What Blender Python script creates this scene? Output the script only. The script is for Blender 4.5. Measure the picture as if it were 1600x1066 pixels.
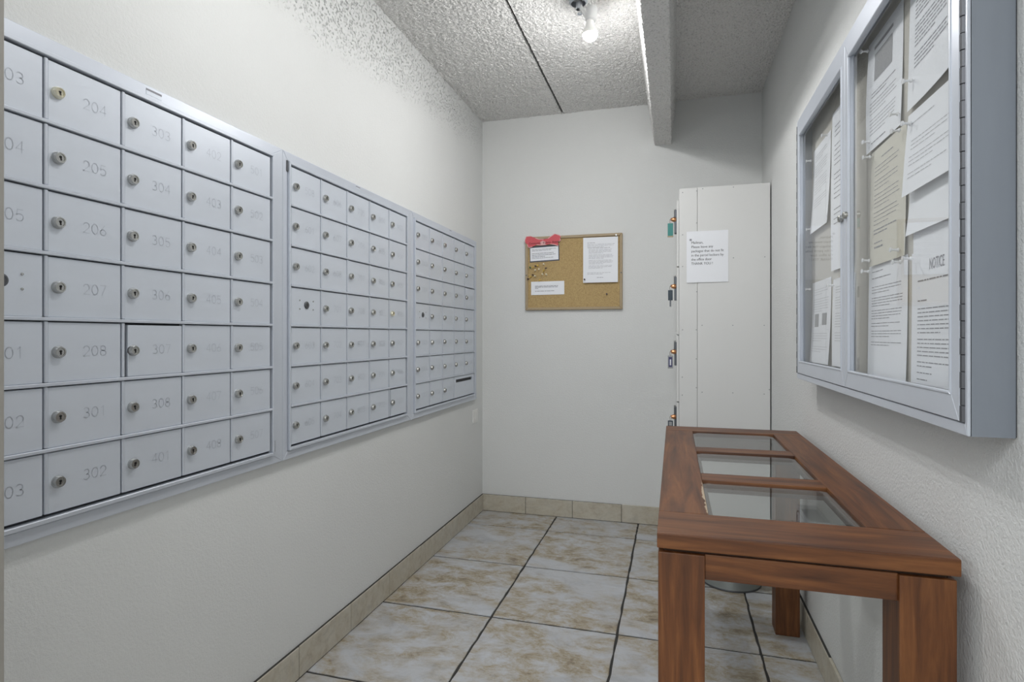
import bpy, bmesh, math, random
from mathutils import Vector, Matrix, noise

for o in list(bpy.data.objects):
    bpy.data.objects.remove(o)
S = bpy.context.scene
C = S.collection
R = math.radians
rnd = random.Random(7)

# ------------------------------------------------------------------ camera
F_PX, YAW, HOR, CAM_H = 895.72, 15.785, 524.9, 1.13
cam_d = bpy.data.cameras.new('camera')
cam = bpy.data.objects.new('camera', cam_d)
C.objects.link(cam)
cam.location = (0, 0, CAM_H)
cam.rotation_euler = (R(90), 0, R(YAW))
cam_d.sensor_fit = 'HORIZONTAL'
cam_d.sensor_width = 36.0
cam_d.lens = F_PX / 1600 * 36
cam_d.shift_y = -(533 - HOR) / 1600
cam_d.clip_start = 0.02
S.camera = cam

# ------------------------------------------------------------------ world, exposure
w = bpy.data.worlds.new('world')
S.world = w
w.use_nodes = True
w.node_tree.nodes['Background'].inputs[0].default_value = (0.9, 0.95, 1.0, 1)
w.node_tree.nodes['Background'].inputs[1].default_value = 0.4
S.view_settings.view_transform = 'Standard'
S.view_settings.look = 'None'
S.view_settings.gamma = 1.0
S.view_settings.use_curve_mapping = False
S.view_settings.exposure = 0.90

BULB_E = 310.0          # emission of each ceiling bulb (visible one and its twin nearer the door)
LOBBY_FILL_W = 16.0          # power of the added fill panels, unseen behind the camera

# room numbers (metres)
XL, XR, YB, ZC = -1.197, 0.482, 3.528, 2.518
YF = -2.6               # lobby back wall
LXL, LXR = -2.4, 0.482  # lobby side walls

# ------------------------------------------------------------------ materials
MATS = {}
class NT:
    def __init__(s, name):
        s.m = bpy.data.materials.new(name)
        s.m.use_nodes = True
        s.t = s.m.node_tree
        s.b = s.t.nodes['Principled BSDF']
        MATS[name] = s.m
    def n(s, typ, **kw):
        nd = s.t.nodes.new(typ)
        for k, v in kw.items():
            if k.startswith('i_'):
                key = k[2:].replace('_', ' ')
                nd.inputs[key].default_value = v
            else:
                setattr(nd, k, v)
        return nd
    def l(s, a, b):
        s.t.links.new(a, b)
    def ramp(s, fac, stops, interp='LINEAR'):
        r = s.n('ShaderNodeValToRGB')
        r.color_ramp.interpolation = interp
        e = r.color_ramp.elements
        while len(e) < len(stops):
            e.new(0.5)
        for q, (p, c) in zip(e, stops):
            q.position = p
            q.color = (*c, 1) if len(c) == 3 else c
        s.l(fac, r.inputs[0])
        return r
    def bump(s, h, strength, dist, prev=None):
        b = s.n('ShaderNodeBump')
        b.inputs['Strength'].default_value = strength
        b.inputs['Distance'].default_value = dist
        s.l(h, b.inputs['Height'])
        if prev:
            s.l(prev.outputs[0], b.inputs['Normal'])
        s.l(b.outputs[0], s.b.inputs['Normal'])
        return b
    def math(s, op, a, b=None, clamp=False):
        m = s.n('ShaderNodeMath', operation=op, use_clamp=clamp)
        for i, v in enumerate((a, b)):
            if v is None: continue
            if isinstance(v, (int, float)): m.inputs[i].default_value = v
            else: s.l(v, m.inputs[i])
        return m.outputs[0]

def plain(name, col, rough=0.5, metal=0.0, coat=0.0, spec=None):
    t = NT(name)
    t.b.inputs['Base Color'].default_value = (*col, 1)
    t.b.inputs['Roughness'].default_value = rough
    t.b.inputs['Metallic'].default_value = metal
    t.b.inputs['Coat Weight'].default_value = coat
    if spec is not None:
        t.b.inputs['Specular IOR Level'].default_value = spec
    return t.m

def mat_wall(name, col, bump=0.35, overspray=False):
    t = NT(name)
    geo = t.n('ShaderNodeNewGeometry')
    n1 = t.n('ShaderNodeTexNoise', i_Scale=1.6, i_Detail=4.0)
    t.l(geo.outputs['Position'], n1.inputs['Vector'])
    r = t.ramp(n1.outputs[0], [(0.3, tuple(c * 0.965 for c in col)), (0.7, col)])
    t.l(r.outputs[0], t.b.inputs['Base Color'])
    t.b.inputs['Roughness'].default_value = 0.75
    t.b.inputs['Specular IOR Level'].default_value = 0.3
    n2 = t.n('ShaderNodeTexNoise', i_Scale=150.0, i_Detail=3.0, i_Roughness=0.65)
    t.l(geo.outputs['Position'], n2.inputs['Vector'])
    b = t.bump(n2.outputs[0], bump, 0.006)
    if overspray:
        sep = t.n('ShaderNodeSeparateXYZ')
        t.l(geo.outputs['Position'], sep.inputs[0])
        # popcorn overspray reaches about 0.3 m below the ceiling, less towards the far corner
        edge = t.math('ADD', t.math('MULTIPLY', sep.outputs[1], 0.09), 1.98)
        n3 = t.n('ShaderNodeTexNoise', i_Scale=6.0, i_Detail=3.0)
        t.l(geo.outputs['Position'], n3.inputs['Vector'])
        zz = t.math('ADD', sep.outputs[2], t.math('MULTIPLY', t.math('SUBTRACT', n3.outputs[0], 0.5), 0.16))
        mask = t.math('MULTIPLY', t.math('SUBTRACT', zz, edge), 6.0, clamp=True)
        v = t.n('ShaderNodeTexVoronoi', i_Scale=90.0)
        t.l(geo.outputs['Position'], v.inputs['Vector'])
        bl = t.ramp(v.outputs['Distance'], [(0.12, (1, 1, 1)), (0.5, (0, 0, 0))])
        n4 = t.n('ShaderNodeTexNoise', i_Scale=130.0, i_Detail=2.0)
        t.l(geo.outputs['Position'], n4.inputs['Vector'])
        sp = t.ramp(n4.outputs[0], [(0.45, (0, 0, 0)), (0.62, (1, 1, 1))])
        h = t.math('MULTIPLY', t.math('MULTIPLY', bl.outputs[0], sp.outputs[0]), mask)
        t.bump(h, 0.9, 0.014, b)
    return t.m

def mat_popcorn(name, col):
    t = NT(name)
    geo = t.n('ShaderNodeNewGeometry')
    n0 = t.n('ShaderNodeTexNoise', i_Scale=120.0, i_Detail=3.0, i_Roughness=0.7)
    t.l(geo.outputs['Position'], n0.inputs['Vector'])
    r = t.ramp(n0.outputs[0], [(0.34, tuple(c * 0.70 for c in col)), (0.47, col)])
    t.l(r.outputs[0], t.b.inputs['Base Color'])
    t.b.inputs['Roughness'].default_value = 0.95
    t.b.inputs['Specular IOR Level'].default_value = 0.1
    v = t.n('ShaderNodeTexVoronoi', i_Scale=120.0)
    t.l(geo.outputs['Position'], v.inputs['Vector'])
    h = t.math('SUBTRACT', n0.outputs[0], t.math('MULTIPLY', v.outputs['Distance'], 0.5))
    t.bump(h, 0.9, 0.010)
    return t.m

def mat_tile(name, warm=0.0, scl=1.0):
    t = NT(name)
    geo = t.n('ShaderNodeNewGeometry')
    oi = t.n('ShaderNodeObjectInfo')
    off = t.n('ShaderNodeVectorMath', operation='SCALE')
    cmb = t.n('ShaderNodeCombineXYZ', i_X=17.0, i_Y=31.0, i_Z=9.0)
    t.l(cmb.outputs[0], off.inputs[0]); t.l(oi.outputs['Random'], off.inputs['Scale'])
    add = t.n('ShaderNodeVectorMath', operation='ADD')
    t.l(geo.outputs['Position'], add.inputs[0]); t.l(off.outputs[0], add.inputs[1])
    mp = t.n('ShaderNodeMapping')
    mp.inputs['Scale'].default_value = (1.0 * scl, 1.5 * scl, 1.4 * scl)
    t.l(add.outputs[0], mp.inputs[0])
    cool, tan, brown = (0.505, 0.525, 0.555), (0.37, 0.31, 0.21), (0.15, 0.11, 0.07)
    if warm:
        cool, tan, brown = (0.56, 0.53, 0.45), (0.49, 0.44, 0.34), (0.34, 0.29, 0.21)
    # smooth pale stone ...
    n1 = t.n('ShaderNodeTexNoise', i_Scale=5.0, i_Detail=12.0, i_Roughness=0.7, i_Distortion=1.2)
    t.l(mp.outputs[0], n1.inputs['Vector'])
    r1 = t.ramp(n1.outputs[0], [(0.36, tuple(c * 0.80 for c in cool)), (0.5, cool), (0.68, tuple(c * 1.08 for c in cool))])
    # ... with mottled rusty regions
    n2 = t.n('ShaderNodeTexNoise', i_Scale=9.0, i_Detail=12.0, i_Roughness=0.80, i_Distortion=0.3)
    t.l(mp.outputs[0], n2.inputs['Vector'])
    r2 = t.ramp(n2.outputs[0], [(0.34, brown), (0.455, tan), (0.545, tuple((a + 2 * b) / 3 for a, b in zip(tan, cool))), (0.62, tuple(c * 1.03 for c in cool))])
    n3 = t.n('ShaderNodeTexNoise', i_Scale=2.3, i_Detail=6.0, i_Roughness=0.62, i_Distortion=1.4)
    t.l(mp.outputs[0], n3.inputs['Vector'])
    r3 = t.ramp(n3.outputs[0], [(0.38, (0.12, 0.12, 0.12)), (0.53, (1, 1, 1))])
    mx2 = t.n('ShaderNodeMix', data_type='RGBA')
    t.l(t.math('MULTIPLY', r3.outputs[0], 0.95 if not warm else 0.7), mx2.inputs[0])
    t.l(r1.outputs[0], mx2.inputs[6]); t.l(r2.outputs[0], mx2.inputs[7])
    t.l(mx2.outputs[2], t.b.inputs['Base Color'])
    t.b.inputs['Roughness'].default_value = 0.42
    t.bump(n2.outputs[0], 0.35, 0.006)
    return t.m

def mat_wood(name, axis):
    t = NT(name)
    tc = t.n('ShaderNodeTexCoord')
    mp = t.n('ShaderNodeMapping')
    sc = [26.0, 26.0, 26.0]
    sc['XYZ'.index(axis)] = 1.8
    mp.inputs['Scale'].default_value = sc
    geo = t.n('ShaderNodeNewGeometry')
    oi = t.n('ShaderNodeObjectInfo')
    add = t.n('ShaderNodeVectorMath', operation='ADD')
    t.l(geo.outputs['Position'], add.inputs[0]); t.l(oi.outputs['Random'], add.inputs[1])
    t.l(add.outputs[0], mp.inputs[0])
    n1 = t.n('ShaderNodeTexNoise', i_Scale=1.6, i_Detail=6.0, i_Roughness=0.62, i_Distortion=0.5)
    t.l(mp.outputs[0], n1.inputs['Vector'])
    r = t.ramp(n1.outputs[0], [(0.28, (0.050, 0.0145, 0.0034)), (0.5, (0.142, 0.047, 0.0108)), (0.75, (0.29, 0.112, 0.030))])
    n2 = t.n('ShaderNodeTexNoise', i_Scale=3.0, i_Detail=3.0)
    t.l(geo.outputs['Position'], n2.inputs['Vector'])
    r2 = t.ramp(n2.outputs[0], [(0.3, (0.72, 0.7, 0.68)), (0.65, (1, 1, 1))])
    mx = t.n('ShaderNodeMix', data_type='RGBA', blend_type='MULTIPLY')
    mx.inputs[0].default_value = 1.0
    t.l(r.outputs[0], mx.inputs[6]); t.l(r2.outputs[0], mx.inputs[7])
    col = mx.outputs[2]
    if axis == 'Y':   # finish worn off along the left lip of the nearest pane
        sep = t.n('ShaderNodeSeparateXYZ'); t.l(geo.outputs['Position'], sep.inputs[0])
        n5 = t.n('ShaderNodeTexNoise', i_Scale=38.0, i_Detail=4.0); t.l(geo.outputs['Position'], n5.inputs['Vector'])
        ex = t.math('SUBTRACT', sep.outputs[0], t.math('SUBTRACT', 0.0745, t.math('MULTIPLY', n5.outputs[0], 0.020)))
        yy = t.math('ABSOLUTE', t.math('SUBTRACT', sep.outputs[1], 1.39))
        k = t.math('MULTIPLY', t.math('MULTIPLY', ex, 600.0, True), t.math('MULTIPLY', t.math('SUBTRACT', 0.145, yy), 40.0, True))
        k = t.math('MULTIPLY', k, t.math('LESS_THAN', sep.outputs[0], 0.08))
        mw = t.n('ShaderNodeMix', data_type='RGBA'); t.l(k, mw.inputs[0]); t.l(col, mw.inputs[6]); mw.inputs[7].default_value = (0.50, 0.40, 0.28, 1)
        col = mw.outputs[2]
    t.l(col, t.b.inputs['Base Color'])
    t.b.inputs['Roughness'].default_value = 0.46
    t.b.inputs['Specular IOR Level'].default_value = 0.55
    t.bump(n1.outputs[0], 0.08, 0.002)
    return t.m

def mat_metal(name, col, rough, metal, brush=None):
    t = NT(name)
    geo = t.n('ShaderNodeNewGeometry')
    mp = t.n('ShaderNodeMapping')
    mp.inputs['Scale'].default_value = brush or (4, 4, 4)
    t.l(geo.outputs['Position'], mp.inputs[0])
    n = t.n('ShaderNodeTexNoise', i_Scale=1.0, i_Detail=5.0, i_Roughness=0.6)
    t.l(mp.outputs[0], n.inputs['Vector'])
    r = t.ramp(n.outputs[0], [(0.3, tuple(c * 0.965 for c in col)), (0.7, tuple(min(1, c * 1.02) for c in col))])
    t.l(r.outputs[0], t.b.inputs['Base Color'])
    t.b.inputs['Roughness'].default_value = rough
    t.b.inputs['Metallic'].default_value = metal
    return t.m

def mat_glass(name, tint=(0.985, 0.99, 0.99), single=True):
    # clear sheet glass: Fresnel mix of mirror reflection and straight transmission
    t = NT(name)
    t.t.nodes.remove(t.b)
    out = t.t.nodes['Material Output']
    geo = t.n('ShaderNodeNewGeometry')
    ior = t.math('SUBTRACT', 1.5, t.math('MULTIPLY', geo.outputs['Backfacing'], 1.5 - 1 / 1.5))
    fr = t.n('ShaderNodeFresnel')
    t.l(ior, fr.inputs['IOR'])
    tr = t.n('ShaderNodeBsdfTransparent')
    tr.inputs[0].default_value = (*tint, 1)
    gl = t.n('ShaderNodeBsdfGlossy', i_Roughness=0.0)
    mx = t.n('ShaderNodeMixShader')
    fac = t.math('MULTIPLY', fr.outputs[0], t.math('SUBTRACT', 1.0, geo.outputs['Backfacing'])) if single else fr.outputs[0]
    t.l(fac, mx.inputs[0]); t.l(tr.outputs[0], mx.inputs[1]); t.l(gl.outputs[0], mx.inputs[2])
    t.l(mx.outputs[0], out.inputs[0])
    return t.m

def mat_cork(name):
    t = NT(name)
    geo = t.n('ShaderNodeNewGeometry')
    n = t.n('ShaderNodeTexNoise', i_Scale=160.0, i_Detail=4.0, i_Roughness=0.7)
    t.l(geo.outputs['Position'], n.inputs['Vector'])
    r = t.ramp(n.outputs[0], [(0.3, (0.36, 0.25, 0.11)), (0.5, (0.485, 0.345, 0.16)), (0.7, (0.56, 0.42, 0.20))])
    t.l(r.outputs[0], t.b.inputs['Base Color'])
    t.b.inputs['Roughness'].default_value = 0.9
    t.bump(n.outputs[0], 0.3, 0.002)
    return t.m

def mat_emit(name, col, e):
    t = NT(name)
    t.b.inputs['Base Color'].default_value = (1, 1, 1, 1)
    t.b.inputs['Emission Color'].default_value = (*col, 1)
    t.b.inputs['Emission Strength'].default_value = e
    return t.m

WALL = (0.755, 0.767, 0.759)
M_wall = mat_wall('wall_paint', WALL, 0.30)
M_wall_left = mat_wall('wall_paint_overspray', WALL, 0.30, True)
M_wall_right = mat_wall('wall_paint_rough', WALL, 0.5)
M_ceil = mat_popcorn('popcorn_ceiling', (0.84, 0.835, 0.82))
M_groove = plain('joint_shadow_gap', (0.10, 0.10, 0.10), 0.9)
M_tile = mat_tile('slate_tile')
M_btile = mat_tile('base_tile', 1.0, 2.0)
M_grout = plain('dark_grout', (0.045, 0.043, 0.04), 0.9)
M_al = mat_metal('mailbox_aluminium', (0.67, 0.715, 0.785), 0.40, 0.25, (3, 3, 12))
M_al_frame = mat_metal('frame_aluminium', (0.63, 0.67, 0.74), 0.36, 0.3, (3, 3, 3))
M_al_case_shaded = mat_metal('case_aluminium_shaded', (0.29, 0.32, 0.365), 0.34, 0.5, (30, 3, 3))  # base colour darkened to stand in for a dim lobby reflected in the case
M_recess = plain('recess_dark', (0.035, 0.038, 0.045), 0.7)
M_engr = plain('engraved_digits', (0.56, 0.60, 0.665), 0.38, 0.3)
M_chrome = plain('lock_nickel', (0.50, 0.50, 0.48), 0.25, 0.95)
M_brassy = plain('lock_pale_brass', (0.80, 0.76, 0.60), 0.25, 0.9)
M_key = plain('keyhole_black', (0.012, 0.012, 0.012), 0.6)
M_hinge = plain('hinge_dark_steel', (0.12, 0.125, 0.135), 0.45, 0.6)
M_wx, M_wy, M_wz = mat_wood('wood_x', 'X'), mat_wood('wood_y', 'Y'), mat_wood('wood_z', 'Z')
M_wgap = plain('wood_shadow_joint', (0.05, 0.022, 0.010), 0.7)
M_glass = mat_glass('clear_glass')
M_glass_t = mat_glass('table_glass', (0.965, 0.985, 0.98), False)
M_cork = mat_cork('cork')
M_oak = mat_metal('oak_frame', (0.42, 0.33, 0.21), 0.55, 0.0, (40, 40, 40))
M_paper = plain('paper_white', (0.89, 0.91, 0.95), 0.8, spec=0.2)
M_cream = plain('paper_cream', (0.70, 0.68, 0.60), 0.8, spec=0.2)
M_ink = plain('ink_grey', (0.30, 0.30, 0.33), 0.8)
M_ink2 = plain('ink_pale', (0.55, 0.56, 0.59), 0.8)
M_black = plain('ink_black', (0.03, 0.03, 0.035), 0.8)
M_photo = plain('print_grey', (0.33, 0.335, 0.35), 0.7)
M_red = plain('ribbon_red', (0.66, 0.105, 0.125), 0.6)
M_dkred = plain('ribbon_text_dark', (0.10, 0.02, 0.03), 0.7)
M_pinkw = plain('ribbon_edge_pink', (0.80, 0.45, 0.45), 0.7)
M_board = mat_metal('board_vinyl', (0.56, 0.54, 0.49), 0.8, 0.0, (60, 60, 60))
M_melamine = plain('locker_white', (0.74, 0.745, 0.735), 0.5)
M_steel = plain('hasp_steel', (0.13, 0.14, 0.155), 0.4, 0.6)
M_brass = plain('lock_brass', (0.60, 0.30, 0.15), 0.28, 0.9)
M_teal = plain('tag_teal', (0.03, 0.23, 0.21), 0.4)
M_slate = plain('tag_slate', (0.03, 0.05, 0.07), 0.4)
M_navy = plain('tag_navy', (0.06, 0.06, 0.16), 0.4)
M_greyp = plain('tag_grey', (0.36, 0.37, 0.38), 0.4)
M_wplast = plain('white_plastic', (0.82, 0.82, 0.80), 0.35)
M_pinclear = plain('pin_white', (0.85, 0.86, 0.88), 0.25)
M_galv = mat_metal('galvanised_steel', (0.36, 0.39, 0.385), 0.5, 0.7, (20, 20, 3))
M_bulb = mat_emit('bulb_glow', (1.0, 0.99, 0.98), BULB_E)
M_bulb_far = mat_emit('bulb_glow_far', (1.0, 0.99, 0.98), BULB_E * 1.35)
M_jamb = plain('door_casing_grey', (0.33, 0.315, 0.285), 0.5)
M_lamp = plain('lamp_grey', (0.60, 0.61, 0.61), 0.4)
M_lampsteel = plain('lamp_steel', (0.45, 0.48, 0.52), 0.35, 0.7)

# ------------------------------------------------------------------ mesh helpers
class MB:
    """collects geometry given in world coordinates; build() links it as one mesh relative to an origin"""
    def __init__(s):
        s.v, s.f, s.mi = [], [], []
    def quad(s, pts, mi=0):
        i = len(s.v)
        s.v += [tuple(p) for p in pts]
        s.f.append(tuple(range(i, i + len(pts)))); s.mi.append(mi)
    def box(s, x0, x1, y0, y1, z0, z1, mi=0):
        i = len(s.v)
        s.v += [(x, y, z) for x in (x0, x1) for y in (y0, y1) for z in (z0, z1)]
        for f in ((0, 1, 3, 2), (4, 6, 7, 5), (0, 4, 5, 1), (2, 3, 7, 6), (0, 2, 6, 4), (1, 5, 7, 3)):
            s.f.append(tuple(i + k for k in f)); s.mi.append(mi)
        return s
    def prism(s, poly, ax, a0, a1, mi=0):
        """poly: 2D points in the two other axes (in order), extruded along ax"""
        n = len(poly)
        i = len(s.v)
        def pt(p, a):
            q = list(p); q.insert('xyz'.index(ax), a); return tuple(q)
        s.v += [pt(p, a0) for p in poly] + [pt(p, a1) for p in poly]
        s.f.append(tuple(i + k for k in range(n))[::-1]); s.mi.append(mi)
        s.f.append(tuple(i + n + k for k in range(n))); s.mi.append(mi)
        for k in range(n):
            j = (k + 1) % n
            s.f.append((i + k, i + j, i + n + j, i + n + k)); s.mi.append(mi)
        return s
    def lathe(s, prof, base, axis, seg=20, mi=0, ref=None):
        """prof: (radius, distance along axis)"""
        ax = Vector(axis).normalized()
        ref = Vector((0, 0, 1)) if abs(ax.z) < 0.9 else Vector((1, 0, 0))
        u = ax.cross(ref).normalized(); v = ax.cross(u)
        b = Vector(base)
        rings = []
        for r, h in prof:
            if r <= 1e-6:
                s.v.append(tuple(b + ax * h)); rings.append([len(s.v) - 1])
            else:
                ids = []
                for k in range(seg):
                    a = 2 * math.pi * k / seg
                    s.v.append(tuple(b + ax * h + (u * math.cos(a) + v * math.sin(a)) * r)); ids.append(len(s.v) - 1)
                rings.append(ids)
        for A, B in zip(rings, rings[1:]):
            for k in range(seg):
                j = (k + 1) % seg
                if len(A) == 1 and len(B) == 1: continue
                if len(A) == 1: s.f.append((A[0], B[j], B[k]))
                elif len(B) == 1: s.f.append((A[k], A[j], B[0]))
                else: s.f.append((A[k], A[j], B[j], B[k]))
                s.mi.append(mi)
        return s
    def ring(s, x0, x1, o, i, mi=0, gap=0.0):
        """mitred rectangular frame in the YZ plane, x0..x1 deep; o, i = (y0,y1,z0,z1) outer / inner"""
        O = [(o[0], o[2]), (o[1], o[2]), (o[1], o[3]), (o[0], o[3])]
        I = [(i[0], i[2]), (i[1], i[2]), (i[1], i[3]), (i[0], i[3])]
        for k in range(4):
            j = (k + 1) % 4
            s.prism([O[k], O[j], I[j], I[k]], 'x', x0, x1, mi)
        return s
    def mesh(s, name, mats, origin=(0, 0, 0), bevel=0.0, smooth=False, seg=1):
        me = bpy.data.meshes.new(name)
        ox, oy, oz = origin
        me.from_pydata([(x - ox, y - oy, z - oz) for x, y, z in s.v], [], s.f)
        if not isinstance(mats, (list, tuple)): mats = [mats]
        for m in mats: me.materials.append(m)
        me.polygons.foreach_set('material_index', s.mi)
        bm = bmesh.new(); bm.from_mesh(me)
        bmesh.ops.recalc_face_normals(bm, faces=bm.faces)
        if bevel:
            es = [e for e in bm.edges if e.is_manifold and e.calc_face_angle(0) > 0.6]
            bmesh.ops.bevel(bm, geom=es, offset=bevel, segments=seg, profile=0.7, affect='EDGES', clamp_overlap=True)
        bm.to_mesh(me); bm.free()
        if smooth:
            me.polygons.foreach_set('use_smooth', [True] * len(me.polygons))
            me.set_sharp_from_angle(angle=R(smooth if smooth is not True else 40))
        return me

def wloc(o):
    p = Vector(o.location)
    while o.parent:
        o = o.parent; p += Vector(o.location)
    return p

def link(name, me, parent=None, loc=(0, 0, 0)):
    """loc in world coordinates (no rotated parents in this scene)"""
    o = bpy.data.objects.new(name, me)
    C.objects.link(o)
    if parent is not None:
        o.parent = parent
        o.location = Vector(loc) - wloc(parent)
    else:
        o.location = loc
    return o

def build(name, mb, mats, parent=None, org=None, **kw):
    if org is None:
        xs, ys, zs = zip(*mb.v)
        org = ((min(xs) + max(xs)) / 2, (min(ys) + max(ys)) / 2, min(zs))
    return link(name, mb.mesh(name, mats, org, **kw), parent, org)

def tag(o, label, cat, group=None):
    o['label'] = label; o['category'] = cat
    if group: o['group'] = group
    return o

def thing(name, label, cat, loc, group=None):
    return tag(link(name, None, None, loc), label, cat, group)

def struct(name, mb, mats, parent=None, **kw):
    o = build(name, mb, mats, parent, **kw)
    o['kind'] = 'structure'
    return o

def bx(*a):
    return MB().box(*a)

# ------------------------------------------------------------------ room shell
T = 0.10
# floor: dark grout bed with individual slate tiles on it
floor = struct('floor', bx(LXL, LXR + T, YF, YB + T, -0.06, -0.004), M_grout, org=(0, 0, -0.06))
xs_ = [-2.21 - 0.0, -1.707, -1.207, -0.707, -0.207, 0.298, 0.80]
ys_ = [YB + 0.01] + [3.252 - 0.5275 * k for k in range(12)]
G = 0.0046
for a in range(len(xs_)):
    x0 = xs_[a - 1] if a else LXL
    x1 = xs_[a]
    x1 = min(x1, XR - 0.002)
    if x1 - x0 < 0.03: continue
    for b in range(len(ys_) - 1):
        y1, y0 = ys_[b], max(ys_[b + 1], YF)
        if y1 - y0 < 0.03: continue
        xa, xb = x0, x1
        if y0 > 0.5:
            if xb <= XL + 0.02: continue
            xa = max(xa, XL + 0.002)
            if xb - xa < 0.03: continue
        # slightly chipped tile outline
        pts = []
        n = 12
        c = [(xa + G, y0 + G), (xb - G, y0 + G), (xb - G, y1 - G), (xa + G, y1 - G)]
        for k in range(4):
            p, q = Vector(c[k]), Vector(c[(k + 1) % 4])
            nrm = Vector((-(q - p).y, (q - p).x)).normalized()
            for m in range(n):
                s_ = m / n
                jit = (rnd.uniform(-0.0022, 0.0020) if k % 2 else rnd.uniform(-0.0006, 0.0014)) if m else 0.001
                pp = p.lerp(q, s_) + nrm * jit
                pts.append((pp.x, pp.y))
        mb = MB()
        cx, cy = (xa + xb) / 2, (y0 + y1) / 2
        inn = [(cx + (x - cx) * (1 - 0.003 / (xb - xa) * 2), cy + (y - cy) * (1 - 0.003 / (y1 - y0) * 2)) for x, y in pts]
        N = len(pts)
        dz = rnd.uniform(-0.0004, 0.0004)
        mb.v = [(x, y, -0.004) for x, y in pts] + [(x, y, -0.0012 + dz) for x, y in pts] + [(x, y, dz) for x, y in inn]
        for k in range(N):
            j = (k + 1) % N
            mb.f += [(k, j, N + j, N + k), (N + k, N + j, 2 * N + j, 2 * N + k)]
        mb.f.append(tuple(range(2 * N, 3 * N)))
        mb.mi = [0] * len(mb.f)
        build('tile', mb, M_tile, floor, org=(cx, cy, -0.004))

# walls
wl = struct('wall_left', bx(XL - T, XL, 0.45, YB + T, -0.06, ZC + 0.12), M_wall_left)
wb = struct('wall_back', bx(XL, XR, YB, YB + T, -0.06, ZC + 0.12), M_wall)
wr = struct('wall_right', bx(XR, XR + T, YF, YB + T, -0.06, ZC + 0.12), M_wall_right)
wf = struct('wall_front', bx(LXL, -0.903, 0.45, 0.56, -0.06, ZC + 0.02), M_wall)
struct('wall_lobby_left', bx(LXL - T, LXL, YF, 0.45, -0.06, ZC + 0.12), M_wall)
struct('wall_lobby_rear', bx(LXL, XR, YF - T, YF, -0.06, ZC + 0.12), M_wall)
# door casing at the near left edge
mb = MB()
mb.box(-0.975, -0.893, 0.56, 0.574, 0.0, ZC)
mb.box(-0.903, -0.893, 0.44, 0.56, 0.0, ZC)
struct('trim_1', mb, M_jamb, bevel=0.002)

# ceiling: precast slabs with a joint, popcorn relief modelled on the part in view
def relief(x, y, z):
    p = Vector((x, y, z))
    return 0.0058 * noise.noise(p * 88) + 0.0034 * noise.noise(p * 190)
def popcorn_sheet(mb, x0, x1, y0, y1, z, step):
    nx = max(1, int(round((x1 - x0) / step))); ny = max(1, int(round((y1 - y0) / step)))
    i = len(mb.v)
    for a in range(nx + 1):
        x = x0 + (x1 - x0) * a / nx
        for b in range(ny + 1):
            y = y0 + (y1 - y0) * b / ny
            mb.v.append((x, y, z + relief(x, y, z)))
    for a in range(nx):
        for b in range(ny):
            k = i + a * (ny + 1) + b
            mb.f.append((k, k + 1, k + ny + 2, k + ny + 1)); mb.mi.append(0)
ceil = struct('ceiling', bx(LXL, XR + T, YF, YB + T, ZC + 0.012, ZC + 0.12), M_groove)
GX0, GX1 = -0.6735, -0.6625
for nm, x0, x1 in (('slab', XL, GX0), ('slab', GX1, XR)):
    mb = MB()
    popcorn_sheet(mb, x0, x1, 1.75, YB, ZC, 0.006)
    n0 = len(mb.v)
    mb.box(x0, x1, 0.40, 1.75, ZC, ZC + 0.011)
    # joint faces up to the recess
    gx = x1 if x1 < -0.5 else x0
    mb.quad([(gx, 1.75, ZC + 0.004), (gx, YB, ZC + 0.004), (gx, YB, ZC + 0.0115), (gx, 1.75, ZC + 0.0115)])
    build(nm, mb, M_ceil, ceil, org=(0, 0, ZC))
build('slab', bx(LXL, XR, YF, 0.40, ZC, ZC + 0.011), M_ceil, ceil, org=(0, 0, ZC))
# concrete stem (tapered beam)
mb = MB()
prof = [(-0.152, ZC + 0.004), (-0.111, 2.268), (-0.016, 2.266), (0.010, ZC + 0.004)]
dense = []
for (a, b), (c, d) in zip(prof, prof[1:]):
    L = math.hypot(c - a, d - b); n = int(L / 0.007)
    for k in range(n): dense.append((a + (c - a) * k / n, b + (d - b) * k / n))
dense.append(prof[-1])
ny = int((YB - 1.5) / 0.007)
for b in range(ny + 1):
    y = 1.5 + (YB - 1.5) * b / ny
    for (x, z) in dense:
        d = relief(x * 1.0, y, z) * 0.75
        s_ = 1 if x > -0.06 else -1
        mb.v.append((x + d * (0 if -0.108 < x < -0.02 else s_), y, z + d * (1 if z < 2.3 else 0)))
m_ = len(dense)
for b in range(ny):
    for k in range(m_ - 1):
        i = b * m_ + k
        mb.f.append((i, i + 1, i + m_ + 1, i + m_)); mb.mi.append(0)
mb.prism(prof, 'y', 0.40, 1.5)
struct('trim_2', mb, M_ceil, org=(-0.06, 1.5, 2.26))

# baseboards made of cut tile
BH = 0.106
def base_run(name, kind, cuts, fixed, d):
    root = link(name, None, None, (0, 0, 0)); root['kind'] = 'structure'
    gb = MB()
    for a, b in zip(cuts, cuts[1:]):
        lo, hi = min(a, b) + 0.0014, max(a, b) - 0.0014
        hh = BH + rnd.uniform(-0.0015, 0.0015)
        if kind == 'x':
            mb = bx(min(fixed, fixed + d), max(fixed, fixed + d), lo, hi, 0.002, hh)
        else:
            mb = bx(lo, hi, min(fixed, fixed + d), max(fixed, fixed + d), 0.002, hh)
        build('tile', mb, M_btile, root, bevel=0.0015)
    lo, hi = min(cuts), max(cuts)
    e = d * 0.75
    if kind == 'x': gb.box(min(fixed, fixed + e), max(fixed, fixed + e), lo, hi, 0.0, BH + 0.0006)
    else: gb.box(lo, hi, min(fixed, fixed + e), max(fixed, fixed + e), 0.0, BH + 0.0006)
    build('grout', gb, M_grout, root)
    return root
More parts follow.
